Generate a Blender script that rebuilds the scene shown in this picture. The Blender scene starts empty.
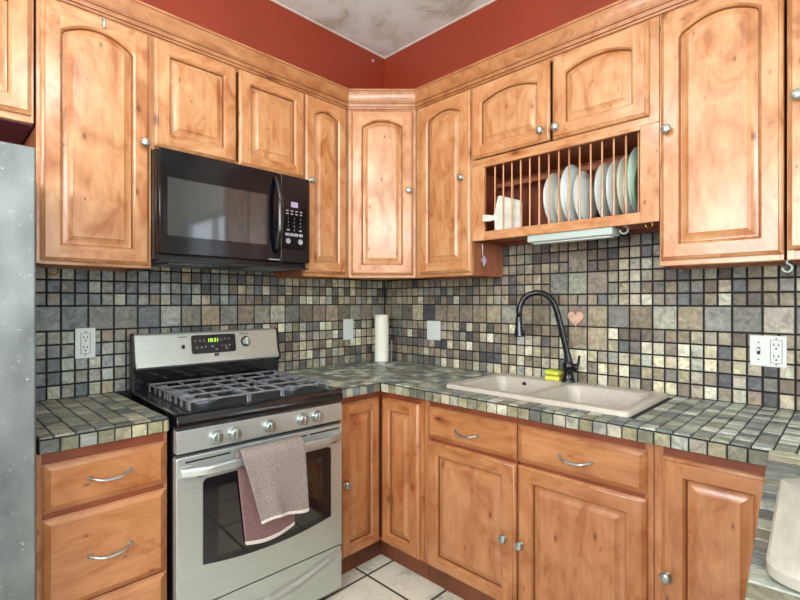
import bpy, bmesh, math, random
from mathutils import Vector, Matrix
R = math.radians
sc = bpy.context.scene
COL = sc.collection

# ------------------------------------------------------------------ camera
cam = bpy.data.objects.new('camera', bpy.data.cameras.new('camera'))
COL.objects.link(cam)
cam.location = (-2.3338, -2.4411, 1.3752)
cam.rotation_euler = (R(90), 0, R(44.3794 - 90))
cam.data.sensor_width = 36.0
cam.data.lens = 467.02 / 800 * 36.0
cam.data.shift_y = 1.72 / 800
cam.data.clip_start = 0.02
sc.camera = cam

# ------------------------------------------------------------------ world, lamps, exposure
w = bpy.data.worlds.new('world'); sc.world = w; w.use_nodes = True
bg = w.node_tree.nodes['Background']
bg.inputs[0].default_value = (0.86, 0.93, 1.0, 1); bg.inputs[1].default_value = 4.0

def area(name, loc, target, size, size_y, power, col=(1, 1, 1), shape='RECTANGLE'):
    L = bpy.data.lights.new(name, 'AREA'); L.shape = shape; L.size = size; L.size_y = size_y
    L.energy = power; L.color = col
    o = bpy.data.objects.new(name, L); COL.objects.link(o); o.location = loc
    d = Vector(target) - Vector(loc)
    o.rotation_euler = d.to_track_quat('-Z', 'Y').to_euler()
    return o
def bulb(name, loc, r, power, col):
    L = bpy.data.lights.new(name, 'POINT'); L.shadow_soft_size = r; L.energy = power; L.color = col
    o = bpy.data.objects.new(name, L); COL.objects.link(o); o.location = loc; return o
bulb('ceiling_lamp', (-1.85, -1.5, 2.60), .12, 18, (1, .98, .95))
area('ceiling_fill', (-2.7, -2.7, 2.25), (-.9, -.9, 3.14), .5, .5, 24, (1, 1, 1))  # unseen fill light, added to brighten the ceiling
area('window_daylight_back', (-2.5, -4.62, 1.75), (-2.2, 0, 1.35), 2.2, 1.5, 48, (.96, .98, 1))
area('window_daylight_side', (-4.22, -1.9, 1.95), (0, -1.2, 1.3), 1.5, 1.2, 80, (1, .99, .97))
sc.view_settings.view_transform = 'Standard'
sc.view_settings.look = 'None'
sc.view_settings.gamma = 1
sc.view_settings.use_curve_mapping = False
sc.view_settings.exposure = -0.1

# ------------------------------------------------------------------ materials
def lin(c):
    return tuple((v/255/12.92 if v/255 <= .04045 else ((v/255+.055)/1.055)**2.4) for v in c)
def rgba(c): return (*lin(c), 1)
class NT:
    def __init__(s, name):
        s.m = bpy.data.materials.new(name); s.m.use_nodes = True
        s.t = s.m.node_tree; s.b = s.t.nodes['Principled BSDF']
    def n(s, typ, **kw):
        nd = s.t.nodes.new('ShaderNode' + typ)
        for k, v in kw.items():
            if k in ('inp',):
                for kk, vv in v.items(): nd.inputs[kk].default_value = vv
            else: setattr(nd, k, v)
        return nd
    def l(s, a, ao, b, bi): s.t.links.new(a.outputs[ao], b.inputs[bi])
    def ramp(s, stops):
        r = s.n('ValToRGB'); e = r.color_ramp.elements
        while len(e) < len(stops): e.new(.5)
        for el, (p, c) in zip(e, stops): el.position = p; el.color = c if len(c) == 4 else (*c, 1)
        return r
def plain(name, c, rough=.5, metal=0, spec=.5, coat=0, emit=None, trans=0, ior=1.5):
    k = NT(name); b = k.b.inputs
    b['Base Color'].default_value = rgba(c); b['Roughness'].default_value = rough
    b['Metallic'].default_value = metal; b['Specular IOR Level'].default_value = spec
    b['Coat Weight'].default_value = coat; b['Transmission Weight'].default_value = trans; b['IOR'].default_value = ior
    if emit: b['Emission Color'].default_value = rgba(c); b['Emission Strength'].default_value = emit
    return k.m
def noisy(name, c1, c2, scale=30, rough=.5, bump=0., metal=0, stretch=(1, 1, 1), detail=4, coords='Object', lo=.35, hi=.65, spec=.5, dist=.002):
    k = NT(name); tc = k.n('TexCoord'); mp = k.n('Mapping'); mp.inputs['Scale'].default_value = stretch
    nz = k.n('TexNoise', inp={'Scale': scale, 'Detail': detail}); k.l(tc, coords, mp, 0); k.l(mp, 0, nz, 'Vector')
    r = k.ramp([(lo, rgba(c1)), (hi, rgba(c2))]); k.l(nz, 0, r, 0); k.l(r, 0, k.b, 'Base Color')
    k.b.inputs['Roughness'].default_value = rough; k.b.inputs['Metallic'].default_value = metal
    k.b.inputs['Specular IOR Level'].default_value = spec
    if bump:
        bp = k.n('Bump', inp={'Strength': bump, 'Distance': dist}); k.l(nz, 0, bp, 'Height'); k.l(bp, 0, k.b, 'Normal')
    return k.m
def wood(name, horiz, base, dark, light, rough=.34, coat=.5):
    """knotty alder: blotchy stain, fine grain, a few dark knots"""
    k = NT(name); tc = k.n('TexCoord'); oi = k.n('ObjectInfo')
    ad = k.n('VectorMath', operation='MULTIPLY_ADD')
    cx = k.n('CombineXYZ'); k.l(oi, 'Random', cx, 0); k.l(oi, 'Random', cx, 2)
    ad.inputs[1].default_value = (17, 0, 31); k.l(cx, 0, ad, 0); k.l(tc, 'Object', ad, 2)
    gm = k.n('Mapping'); gm.inputs['Scale'].default_value = (2.2, 30, 30) if horiz else (30, 30, 2.2); k.l(ad, 0, gm, 0)
    bm_ = k.n('Mapping'); bm_.inputs['Scale'].default_value = (3, 6, 6) if horiz else (6, 6, 3); k.l(ad, 0, bm_, 0)
    g = k.n('TexNoise', inp={'Scale': 2.2, 'Detail': 5, 'Distortion': .6}); k.l(gm, 0, g, 'Vector')
    bl = k.n('TexNoise', inp={'Scale': 1.7, 'Detail': 9, 'Roughness': .6, 'Distortion': 1.1}); k.l(bm_, 0, bl, 'Vector')
    r1 = k.ramp([(.33, rgba(dark)), (.47, rgba(base)), (.68, rgba(light))]); k.l(bl, 0, r1, 0)
    r2 = k.ramp([(.3, (.82, .77, .72, 1)), (.6, (1, 1, 1, 1))]); k.l(g, 0, r2, 0)
    mx = k.n('Mix', data_type='RGBA', blend_type='MULTIPLY'); mx.inputs[0].default_value = .7
    k.l(r1, 0, mx, 6); k.l(r2, 0, mx, 7)
    sp_ = k.n('SeparateXYZ'); k.l(ad, 0, sp_, 0); c2 = k.n('CombineXYZ'); k.l(sp_, 0, c2, 0); k.l(sp_, 2, c2, 1)
    nd_ = k.n('TexNoise', inp={'Scale': 18, 'Detail': 2}); k.l(ad, 0, nd_, 'Vector')
    vm = k.n('Mapping'); vm.inputs['Scale'].default_value = (3.6, 8, 1) if horiz else (8, 3.6, 1); k.l(c2, 0, vm, 0)
    vw = k.n('VectorMath', operation='MULTIPLY_ADD'); vw.inputs[1].default_value = (.07, .07, 0); k.l(nd_, 'Color', vw, 0); k.l(vm, 0, vw, 2)
    v = k.n('TexVoronoi', voronoi_dimensions='2D', inp={'Scale': 1.0, 'Randomness': 1.0}); k.l(vw, 0, v, 'Vector')
    wn = k.n('TexWhiteNoise', noise_dimensions='3D'); k.l(v, 'Position', wn, 'Vector')
    sz = k.n('MapRange', inp={1: 0., 2: 1., 3: .42, 4: 4.5}); k.l(wn, 'Value', sz, 0)
    dq = k.n('Math', operation='MULTIPLY'); k.l(v, 'Distance', dq, 0); k.l(sz, 0, dq, 1)
    rk = k.ramp([(.018, (.17, .085, .04, 1)), (.03, (.55, .36, .24, 1)), (.055, (.86, .76, .66, 1)), (.11, (1, 1, 1, 1))]); k.l(dq, 0, rk, 0)
    mk = k.n('Mix', data_type='RGBA', blend_type='MULTIPLY'); mk.inputs[0].default_value = .85
    k.l(mx, 2, mk, 6); k.l(rk, 0, mk, 7); k.l(mk, 2, k.b, 'Base Color')
    k.b.inputs['Roughness'].default_value = rough; k.b.inputs['Coat Weight'].default_value = coat
    k.b.inputs['Coat Roughness'].default_value = .2
    bp = k.n('Bump', inp={'Strength': .08, 'Distance': .002}); k.l(g, 0, bp, 'Height'); k.l(bp, 0, k.b, 'Normal')
    return k.m
def stone(name, rough=.5, bump=.6, coat=0.):
    k = NT(name); tc = k.n('TexCoord'); at = k.n('Attribute', attribute_name='tile')
    ad = k.n('VectorMath', operation='MULTIPLY_ADD'); ad.inputs[1].default_value = (37, 53, 71)
    k.l(at, 'Color', ad, 0); k.l(tc, 'Object', ad, 2)
    n1 = k.n('TexNoise', inp={'Scale': 26, 'Detail': 7, 'Roughness': .65, 'Distortion': 1.2}); k.l(ad, 0, n1, 'Vector')
    n2 = k.n('TexNoise', inp={'Scale': 90, 'Detail': 5}); k.l(ad, 0, n2, 'Vector')
    r = k.ramp([(.3, (.40, .39, .38, 1)), (.48, (.98, .97, .94, 1)), (.68, (1.6, 1.57, 1.48, 1))]); k.l(n1, 0, r, 0)
    mx = k.n('Mix', data_type='RGBA', blend_type='MULTIPLY'); mx.inputs[0].default_value = .8
    k.l(at, 'Color', mx, 6); k.l(r, 0, mx, 7); k.l(mx, 2, k.b, 'Base Color')
    mm = k.n('Math', operation='ADD'); k.l(n1, 0, mm, 0); k.l(n2, 0, mm, 1)
    bp = k.n('Bump', inp={'Strength': bump, 'Distance': .0035}); k.l(mm, 0, bp, 'Height'); k.l(bp, 0, k.b, 'Normal')
    k.b.inputs['Roughness'].default_value = rough; k.b.inputs['Coat Weight'].default_value = coat
    k.b.inputs['Coat Roughness'].default_value = .2
    return k.m
UPB, UPD, UPL = (183, 127, 81), (158, 95, 48), (200, 153, 109)
LOB, LOD, LOL = (172, 113, 69), (150, 86, 44), (188, 132, 88)
M = {}
M['wv'] = wood('alder_vertical', False, UPB, UPD, UPL); M['wh'] = wood('alder_horizontal', True, UPB, UPD, UPL)
M['lv'] = wood('alder_base_vertical', False, LOB, LOD, LOL); M['lh'] = wood('alder_base_horizontal', True, LOB, LOD, LOL)
M['ch'] = wood('alder_crown_shaded', True, (164, 108, 66), (142, 84, 44), (180, 128, 84))  # darker alder: shade on the down-facing crown put into its colour
M['glaze'] = plain('dark_glaze', (122, 74, 42), .45)
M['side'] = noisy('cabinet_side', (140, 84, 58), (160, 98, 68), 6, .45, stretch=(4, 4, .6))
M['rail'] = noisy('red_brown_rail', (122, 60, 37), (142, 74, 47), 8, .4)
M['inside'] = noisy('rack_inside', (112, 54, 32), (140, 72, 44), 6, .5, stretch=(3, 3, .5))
M['under'] = plain('cabinet_underside', (205, 178, 140), .6)
M['under_shade'] = plain('underside_shade', (84, 40, 58), .5)  # shade beneath the fridge cabinet, put into the panel colour
M['toe'] = noisy('toe_kick', (96, 52, 30), (124, 70, 42), 6, .5)
M['red'] = noisy('red_paint', (138, 51, 30), (146, 55, 33), 3, .42, .04)
M['cream'] = plain('cream_paint', (222, 214, 200), .7)
M['steel'] = noisy('stainless', (186, 195, 194), (200, 208, 206), 5, .36, .012, .8, (1, 1, 60))
M['steelh'] = noisy('stainless_brushed', (184, 194, 192), (198, 206, 203), 6, .36, .015, .75, (1.5, 60, 60))
M['fridge'] = noisy('worn_stainless', (90, 97, 98), (122, 129, 128), 7, .45, .05, .45, (1.2, 1, .7), 8)
def fridge_mat():
    m = M['fridge']; t = m.node_tree; b = t.nodes['Principled BSDF']; k = NT.__new__(NT); k.m, k.t, k.b = m, t, b
    src = b.inputs['Base Color'].links[0].from_socket
    tc = k.n('TexCoord'); n = k.n('TexNoise', inp={'Scale': 55, 'Detail': 6, 'Roughness': .75}); k.l(tc, 'Object', n, 'Vector')
    r = k.ramp([(.63, (0, 0, 0, 1)), (.74, (1, 1, 1, 1))]); k.l(n, 0, r, 0)
    mx = k.n('Mix', data_type='RGBA'); mx.inputs[7].default_value = rgba((206, 212, 210)); k.l(r, 0, mx, 0); t.links.new(src, mx.inputs[6]); k.l(mx, 2, b, 'Base Color')
fridge_mat()
M['chrome'] = plain('satin_nickel', (168, 176, 173), .28, .85)
M['black'] = plain('black_enamel', (14, 15, 20), .16, 0, .5, .5)
M['blackm'] = plain('black_plastic', (22, 22, 26), .38)
M['mwblack'] = noisy('black_gloss', (9, 9, 14), (13, 13, 19), 8, .1, 0, spec=.4)
M['mwpanel'] = plain('dark_panel', (20, 17, 21), .25, spec=.4)
M['glass'] = plain('dark_glass', (10, 12, 14), .04, 0, .9, .6)
M['mwglass'] = plain('smoked_window', (40, 46, 50), .06, 0, .9, .6)
M['iron'] = noisy('cast_iron', (88, 92, 98), (124, 128, 132), 40, .34, .2)
M['faucet'] = plain('oil_rubbed_black', (26, 27, 33), .24, .5, .6, .3)
M['nozzle'] = plain('grey_nozzle', (128, 136, 146), .3, .7)
M['sink'] = noisy('biscuit_composite', (180, 173, 161), (188, 181, 169), 60, .28)
M['white'] = plain('white_plastic', (206, 213, 210), .4)
M['slot'] = plain('dark_slot', (24, 24, 26), .6)
M['dish'] = plain('white_glaze', (214, 222, 218), .18)
M['dishw'] = plain('ivory_glaze', (216, 212, 190), .2)
M['dishg'] = plain('green_glaze', (66, 82, 50), .2)
M['dishgp'] = plain('pale_green_glaze', (176, 206, 188), .2)
M['board'] = noisy('cutting_board', (166, 164, 152), (182, 180, 168), 9, .5, .05, stretch=(1, 8, 1))
M['paddle'] = noisy('pale_board', (172, 173, 160), (190, 190, 176), 20, .5, .05)
M['paper'] = noisy('paper_towel', (225, 224, 210), (236, 236, 224), 90, .9, .3)
M['towel'] = noisy('terry', (118, 107, 104), (164, 153, 148), 260, .95, 1.0, detail=6, lo=.3, hi=.7, spec=.1, dist=.004)
M['towelback'] = noisy('towel_plush_side', (104, 80, 80), (146, 116, 116), 260, .95, .7, detail=6, lo=.3, hi=.7, spec=.1, dist=.003)
M['hem'] = noisy('towel_hem', (206, 198, 192), (222, 214, 208), 120, .9, .4)
M['sponge'] = noisy('yellow_sponge', (212, 206, 62), (232, 226, 96), 160, .9, .6)
M['scrub'] = noisy('green_scourer', (146, 168, 52), (170, 190, 70), 200, .95, .6)
M['stone'] = stone('slate_tile', .5, .5)
M['stonetop'] = stone('slate_counter', .36, .55, .2)
M['grout'] = noisy('dark_grout', (20, 21, 23), (36, 36, 38), 60, .9, .3)
M['heart'] = noisy('pink_stone', (188, 148, 128), (208, 172, 152), 40, .5, .2)
M['brass'] = plain('brass', (176, 134, 72), .3, 1)
M['crystal'] = plain('violet_crystal', (206, 186, 208), .08, 0, .6, 0, None, .6)
M['led'] = plain('green_digits', (176, 238, 66), .4, emit=1.6)
M['lcd'] = plain('violet_display', (150, 138, 168), .3, emit=.35)
M['print'] = plain('pale_print', (150, 149, 156), .5)
M['metalwhite'] = plain('white_enamel', (172, 186, 180), .35)
M['floor'] = None
M['pane'] = plain('window_glass', (255, 255, 255), .0, trans=1, ior=1.02)

def floor_mat():
    k = NT('white_floor_tile'); tc = k.n('TexCoord'); mp = k.n('Mapping')
    mp.inputs['Location'].default_value = (.77/.365, .68/.36, 0); mp.inputs['Scale'].default_value = (1/.365, 1/.36, 1)
    k.l(tc, 'Object', mp, 0)
    br = k.n('TexBrick', offset=0, squash=1, inp={'Scale': 1.0, 'Mortar Size': .018, 'Brick Width': 1.0, 'Row Height': 1.0,
             'Color1': (1, 1, 1, 1), 'Color2': (.9, .9, .88, 1), 'Mortar': (.07, .09, .09, 1)}); k.l(mp, 0, br, 0)
    n = k.n('TexNoise', inp={'Scale': 9, 'Detail': 8, 'Roughness': .7}); k.l(tc, 'Object', n, 'Vector')
    r = k.ramp([(.33, rgba((170, 170, 158))), (.46, rgba((222, 220, 206))), (.7, rgba((232, 229, 215)))]); k.l(n, 0, r, 0)
    mx = k.n('Mix', data_type='RGBA', blend_type='MULTIPLY'); mx.inputs[0].default_value = 1
    k.l(r, 0, mx, 6); k.l(br, 0, mx, 7); k.l(mx, 2, k.b, 'Base Color'); k.b.inputs['Roughness'].default_value = .3
    bp = k.n('Bump', inp={'Strength': .4, 'Distance': .003}); bp.invert = True; k.l(br, 1, bp, 'Height'); k.l(bp, 0, k.b, 'Normal')
    return k.m
M['floor'] = floor_mat()
def ceil_mat():
    k = NT('stained_plaster'); tc = k.n('TexCoord')
    n = k.n('TexNoise', inp={'Scale': 3.2, 'Detail': 7, 'Roughness': .6, 'Distortion': .7}); k.l(tc, 'Object', n, 'Vector')
    r = k.ramp([(.32, rgba((186, 176, 150))), (.40, rgba((216, 220, 212))), (.52, rgba((234, 241, 240)))]); k.l(n, 0, r, 0)
    k.l(r, 0, k.b, 'Base Color'); k.b.inputs['Roughness'].default_value = .8
    bp = k.n('Bump', inp={'Strength': .6, 'Distance': .02}); k.l(n, 0, bp, 'Height'); k.l(bp, 0, k.b, 'Normal')
    return k.m
M['ceil'] = ceil_mat()

# ------------------------------------------------------------------ mesh helpers
class G:
    def __init__(s): s.bm = bmesh.new()
    def face(s, pts, m=0, smooth=False):
        f = s.bm.faces.new([s.bm.verts.new(p) for p in pts]); f.material_index = m; f.smooth = smooth; return f
    def box(s, x0, x1, y0, y1, z0, z1, m=0):
        x0, x1 = sorted((x0, x1)); y0, y1 = sorted((y0, y1)); z0, z1 = sorted((z0, z1))
        v = [s.bm.verts.new(p) for p in ((x0,y0,z0),(x1,y0,z0),(x1,y1,z0),(x0,y1,z0),(x0,y0,z1),(x1,y0,z1),(x1,y1,z1),(x0,y1,z1))]
        for q in ((3,2,1,0),(4,5,6,7),(0,1,5,4),(1,2,6,5),(2,3,7,6),(3,0,4,7)):
            s.bm.faces.new([v[i] for i in q]).material_index = m
        return s
    def loops(s, rings, m=0, close=True, cap0=False, cap1=False, smooth=True, mats=None):
        vs = [[s.bm.verts.new(p) for p in r] for r in rings]; n = len(vs[0])
        for i in range(len(vs)-1):
            for j in range(n if close else n-1):
                q = (vs[i][j], vs[i][(j+1) % n], vs[i+1][(j+1) % n], vs[i+1][j])
                f = s.bm.faces.new(q); f.smooth = smooth; f.material_index = mats[i] if mats else m
        if cap0: f = s.bm.faces.new(list(reversed(vs[0]))); f.material_index = mats[0] if mats else m
        if cap1: f = s.bm.faces.new(vs[-1]); f.material_index = mats[-1] if mats else m
        return vs
    def lathe(s, prof, origin=(0,0,0), axis='z', n=24, m=0, mats=None):
        """prof: list of (radius, height); closed at the ends"""
        o = Vector(origin); rings = []
        for r, h in prof:
            ring = []
            for i in range(n):
                a = 2*math.pi*i/n; c, q = max(r, 1e-5)*math.cos(a), max(r, 1e-5)*math.sin(a)
                p = {'z': (c, q, h), 'y': (c, h, q), 'x': (h, c, q), '-y': (c, -h, q)}[axis]
                ring.append(o + Vector(p))
            rings.append(ring)
        s.loops(rings, m, True, True, True, True, mats); return s
    def tube(s, path, r, n=10, m=0, cap=True, flat=1.0):
        P = [Vector(p) for p in path]; rings = []; up = None
        for i, p in enumerate(P):
            t = (P[min(i+1, len(P)-1)] - P[max(i-1, 0)]).normalized()
            if up is None:
                up = Vector((0, 0, 1)) if abs(t.z) < .9 else Vector((1, 0, 0))
            a = t.cross(up).normalized(); b = a.cross(t).normalized(); up = b
            rr = r[i] if isinstance(r, (list, tuple)) else r
            rings.append([p + a*rr*math.cos(2*math.pi*j/n) + b*rr*flat*math.sin(2*math.pi*j/n) for j in range(n)])
        s.loops(rings, m, True, cap, cap); return s
    def prism(s, poly, a0, a1, axis='z', m=0):
        f = {'z': lambda p, h: (p[0], p[1], h), 'y': lambda p, h: (p[0], h, p[1]), 'x': lambda p, h: (h, p[0], p[1])}[axis]
        s.loops([[f(p, a0) for p in poly], [f(p, a1) for p in poly]], m, True, True, True, False); return s
    def build(s, name, mats, parent=None, loc=None, rot=None, bevel=0, segs=2, sharp=35):
        bmesh.ops.remove_doubles(s.bm, verts=s.bm.verts, dist=1e-6)
        bmesh.ops.recalc_face_normals(s.bm, faces=s.bm.faces)
        me = bpy.data.meshes.new(name); s.bm.to_mesh(me); s.bm.free()
        for k in (mats if isinstance(mats, (list, tuple)) else [mats]): me.materials.append(M[k])
        if sharp: me.set_sharp_from_angle(angle=R(sharp))
        o = bpy.data.objects.new(name, me); COL.objects.link(o)
        if parent is not None: o.parent = parent
        if loc: o.location = loc
        if rot: o.rotation_euler = rot
        if bevel:
            b = o.modifiers.new('bevel', 'BEVEL'); b.width = bevel; b.segments = segs; b.limit_method = 'ANGLE'; b.angle_limit = R(40)
        return o
def tag(o, label, cat, group=None):
    o['label'] = label; o['category'] = cat
    if group: o['group'] = group
    return o
def thing(name, label, cat, loc=(0,0,0), rz=0, group=None):
    o = bpy.data.objects.new(name, None); COL.objects.link(o); o.location = loc; o.rotation_euler = (0, 0, rz)
    o.empty_display_size = .1
    return tag(o, label, cat, group)
def struct(o): o['kind'] = 'structure'; return o
def rrect(x0, x1, y0, y1, r, n=6):
    pts = []
    for cx, cy, a0 in ((x1-r, y0+r, -90), (x1-r, y1-r, 0), (x0+r, y1-r, 90), (x0+r, y0+r, 180)):
        for i in range(n+1):
            a = R(a0 + 90*i/n); pts.append((cx + r*math.cos(a), cy + r*math.sin(a)))
    return pts
def text_mesh(name, body, size, mat, parent, loc, rot, depth=.0006):
    cu = bpy.data.curves.new(name, 'FONT'); cu.body = body; cu.size = size; cu.extrude = depth; cu.align_x = 'CENTER'; cu.align_y = 'CENTER'
    t = bpy.data.objects.new(name+'_tmp', cu); COL.objects.link(t)
    me = bpy.data.meshes.new_from_object(t.evaluated_get(bpy.context.evaluated_depsgraph_get()))
    bpy.data.objects.remove(t); me.materials.clear(); me.materials.append(M[mat]); me.name = name
    o = bpy.data.objects.new(name, me); COL.objects.link(o); o.parent = parent; o.location = loc; o.rotation_euler = rot
    return o
rnd = random.Random(7)

# ------------------------------------------------------------------ room shell
CZ = 3.1415
g = G(); g.box(-4.4, 0.12, -4.8, 0.12, -.1, 0); struct(g.build('floor', 'floor'))
g = G(); g.box(-4.4, 0.12, -4.8, 0.12, CZ, CZ+.1); struct(g.build('ceiling', 'ceil'))
g = G(); g.box(-4.4, 0.12, .012, .12, 0, CZ); wall_left = struct(g.build('wall_left', 'red'))
def wall_open(name, axis, c0, c1, a0, a1, o0, o1, z0, z1, mat):
    g = G()
    def bx(p0, p1, q0, q1):
        (g.box(c0, c1, p0, p1, q0, q1) if axis == 'y' else g.box(p0, p1, c0, c1, q0, q1))
    bx(a0, o0, 0, CZ); bx(o1, a1, 0, CZ); bx(o0, o1, 0, z0); bx(o0, o1, z1, CZ)
    return struct(g.build(name, mat))
g = G(); g.box(.012, .12, -2.75, .012, 0, CZ); wall_right = struct(g.build('wall_right', 'red'))
wall_open('wall_right_dining', 'y', .012, .12, -4.8, -2.75, -4.5, -2.9, 1.0, 2.4, 'cream')
wall_open('wall_back', 'x', -4.8, -4.7, -4.4, .012, -3.6, -1.4, .95, 2.5, 'cream')
wall_open('wall_side', 'y', -4.4, -4.3, -4.7, .012, -2.7, -1.1, 1.2, 2.6, 'cream')
def window(name, axis, c, a0, a1, z0, z1):
    g = G(); t = .05
    def bx(p0, p1, q0, q1):
        (g.box(c-.03, c+.03, p0, p1, q0, q1) if axis == 'y' else g.box(p0, p1, c-.03, c+.03, q0, q1))
    bx(a0, a1, z0, z0+t); bx(a0, a1, z1-t, z1); bx(a0, a0+t, z0, z1); bx(a1-t, a1, z0, z1)
    m = (a0+a1)/2; bx(m-.025, m+.025, z0, z1)
    o = struct(g.build(name, 'white'))
    p = G(); (p.box(c-.003, c+.003, a0, a1, z0, z1) if axis == 'y' else p.box(a0, a1, c-.003, c+.003, z0, z1)); p.build('pane', 'pane', o)
window('window_1', 'y', .06, -4.5, -2.9, 1.0, 2.4)
window('window_2', 'x', -4.75, -3.6, -1.4, .95, 2.5)
window('window_3', 'y', -4.35, -2.7, -1.1, 1.2, 2.6)
g = G(); g.box(-4.3, .012, .002, .012, CZ-.005, CZ); struct(g.build('trim_1', 'cream'))
g = G(); g.box(.002, .012, -4.7, .002, CZ-.005, CZ); struct(g.build('trim_2', 'cream'))

# ------------------------------------------------------------------ slate tiles
def jit(c, a):
    k = 1 + rnd.uniform(-a, a); return tuple(max(0, min(1, v*k*(1+rnd.uniform(-.02, .02)))) for v in c)
PAL = {
 'blue': [(112,118,122),(128,132,132),(98,104,112),(142,144,138),(128,126,118),(156,154,142),(92,98,106),(120,122,116)],
 'mix':  [(140,130,112),(164,152,132),(118,104,90),(106,100,96),(178,170,152),(132,118,98),(96,92,90),(150,142,128),(86,88,94),(188,182,166)],
 'brown':[(112,98,84),(126,110,92),(98,86,76),(138,124,106),(88,80,76),(118,112,102),(70,70,74),(146,134,116)],
 'beige':[(176,166,142),(158,146,120),(190,182,164),(142,130,106),(168,160,146),(122,112,98),(150,150,144),(186,176,150)],
 'warm': [(128,112,94),(140,124,104),(116,104,94),(134,116,104),(126,122,114)],
 'grey': [(126,121,114),(138,132,123),(118,113,110),(112,111,107),(132,130,119),(148,145,134)],
 'olive':[(140,132,98),(128,126,102),(112,110,92),(152,142,108),(120,117,101),(138,132,108),(98,101,97),(158,150,120)],
 'top':  [(112,110,98),(92,94,92),(128,122,104),(74,78,80),(140,134,118),(104,98,84),(84,84,78)],
 'top_sheen': [(132,136,130),(108,113,112),(150,152,144),(86,92,96),(124,124,110),(164,166,158),(78,85,92),(112,108,92)],  # lighter counter tones, light reflected towards the right put into the colour
}
def pick(names, k=1.0):
    c = rnd.choice(PAL[rnd.choice(names)])
    g = sum(c)/3
    return jit(lin(tuple(min(255, (g+(v-g)*.78)*k*q) for v, q in zip(c, (1.07, 1.10, 1.08)))), .2)
def tile(bm, lay, O, U, V, N, u0, u1, v0, v1, col, th=.006, gap=.0036, ch=.0022, rough=.0009):
    """one chamfered stone tile standing proud of the grout"""
    u0 += gap; u1 -= gap; v0 += gap; v1 -= gap
    if u1-u0 < .008 or v1-v0 < .008: return
    P = lambda u, v, n: O + U*u + V*v + N*n
    a = [bm.verts.new(P(u, v, 0)) for u, v in ((u0,v0),(u1,v0),(u1,v1),(u0,v1))]
    b = [bm.verts.new(P(u, v, th-ch)) for u, v in ((u0,v0),(u1,v0),(u1,v1),(u0,v1))]
    c = [bm.verts.new(P(u, v, th + rnd.uniform(-rough, rough))) for u, v in ((u0+ch,v0+ch),(u1-ch,v0+ch),(u1-ch,v1-ch),(u0+ch,v1-ch))]
    fs = [bm.faces.new(c)]
    for i in range(4):
        j = (i+1) % 4; fs.append(bm.faces.new((a[i], a[j], b[j], b[i]))); fs.append(bm.faces.new((b[i], b[j], c[j], c[i])))
    for f in fs:
        for l in f.loops: l[lay] = (*col, 1)
def tilemesh(name, fn, mat, parent):
    bm = bmesh.new(); lay = bm.loops.layers.float_color.new('tile'); fn(bm, lay)
    bmesh.ops.recalc_face_normals(bm, faces=bm.faces)
    me = bpy.data.meshes.new(name); bm.to_mesh(me); bm.free(); me.materials.append(M[mat])
    o = bpy.data.objects.new(name, me); COL.objects.link(o); o.parent = parent; return o
ZR = [.957, 1.017, 1.075, 1.133, 1.191, 1.249, 1.357, 1.413, 1.469, 1.525]
ZR2 = ZR + [1.581, 1.637, 1.695]
ZRA = ZR + [1.581]
TY = -.0           # tile face plane offset handled by grout depth
def wallA(bm, lay):
    O = Vector((0, .006, 0)); U = Vector((-1, 0, 0)); V = Vector((0, 0, 1)); N = Vector((0, -1, 0))
    for r in range(len(ZRA)-1):
        z0, z1 = ZRA[r], ZRA[r+1]; big = r == 5; p = .1 if big else .05
        us = [0] + [.0189 + p*k for k in range(int(2.25/p)) if .0189 + p*k > .012]
        for a, b in zip(us, us[1:]):
            x = -(a+b)/2; t = max(0, min(1, (-x-.9)/.9))
            fam = ['blue'] if rnd.random() < t else (['grey', 'warm'] if big else ['mix', 'mix', 'brown', 'beige'])
            tile(bm, lay, O, U, V, N, a, b, z0, z1, pick(fam))
def wallB(bm, lay):
    O = Vector((.006, 0, 0)); U = Vector((0, -1, 0)); V = Vector((0, 0, 1)); N = Vector((-1, 0, 0))
    big_cells = {}
    def addbig(k, r, fam): big_cells[(k, r)] = fam
    # 4 inch tiles set among the small ones around the tap
    for k, r, fam in ((12, 7, 'grey'), (13, 7, 'grey'), (14, 7, 'warm'), (13, 3, 'warm'), (14, 3, 'warm'), (13, 1, 'beige'), (13, 9, 'warm')):
        addbig(k, r, fam)
    covered = set(); 
    for (k, r) in big_cells:
        covered |= {(k, r), (k, r+1)}
    for r in range(len(ZR2)-1):
        z0, z1 = ZR2[r], ZR2[r+1]
        for k in range(-1, 30):
            a, b = max(0, .0725 + .1*k), .0725 + .1*(k+1); y = -(a+b)/2
            if r >= 9 and not (.97 < (a+b)/2 < 1.88): continue
            def fam(yy, zz):
                if zz > 1.357: return ['brown', 'brown', 'warm'] if yy > -1.6 else ['brown', 'grey', 'mix']
                if zz < 1.15: return ['beige', 'beige', 'mix'] if -2.1 < yy < -.9 else ['mix', 'brown']
                return ['brown', 'mix', 'brown']
            if r == 5:
                tile(bm, lay, O, U, V, N, a, b, z0, z1, pick(['grey', 'warm'] if y < -1.2 else ['warm', 'brown']))
            elif (k, r) in big_cells:
                tile(bm, lay, O, U, V, N, a, b, z0, ZR2[r+2], pick([big_cells[(k, r)]]))
            elif (k, r) not in covered:
                m = (a+b)/2 if a > 0 else .0225
                for u0, u1 in ((a, m), (m, b)):
                    if u1-u0 > .012: tile(bm, lay, O, U, V, N, u0, u1, z0, z1, pick(fam(-(u0+u1)/2, z0)))
bsA = G().box(-2.25, 0, .003, .012, .90, 1.585).build('tile_backing', 'grout', wall_left)
tilemesh('backsplash_tile', wallA, 'stone', wall_left)
g = G(); g.box(.003, .012, -3.0, .012, .90, 1.53); g.box(.003, .012, -1.90, -.95, 1.53, 1.70)
g.build('tile_backing', 'grout', wall_right)
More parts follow.
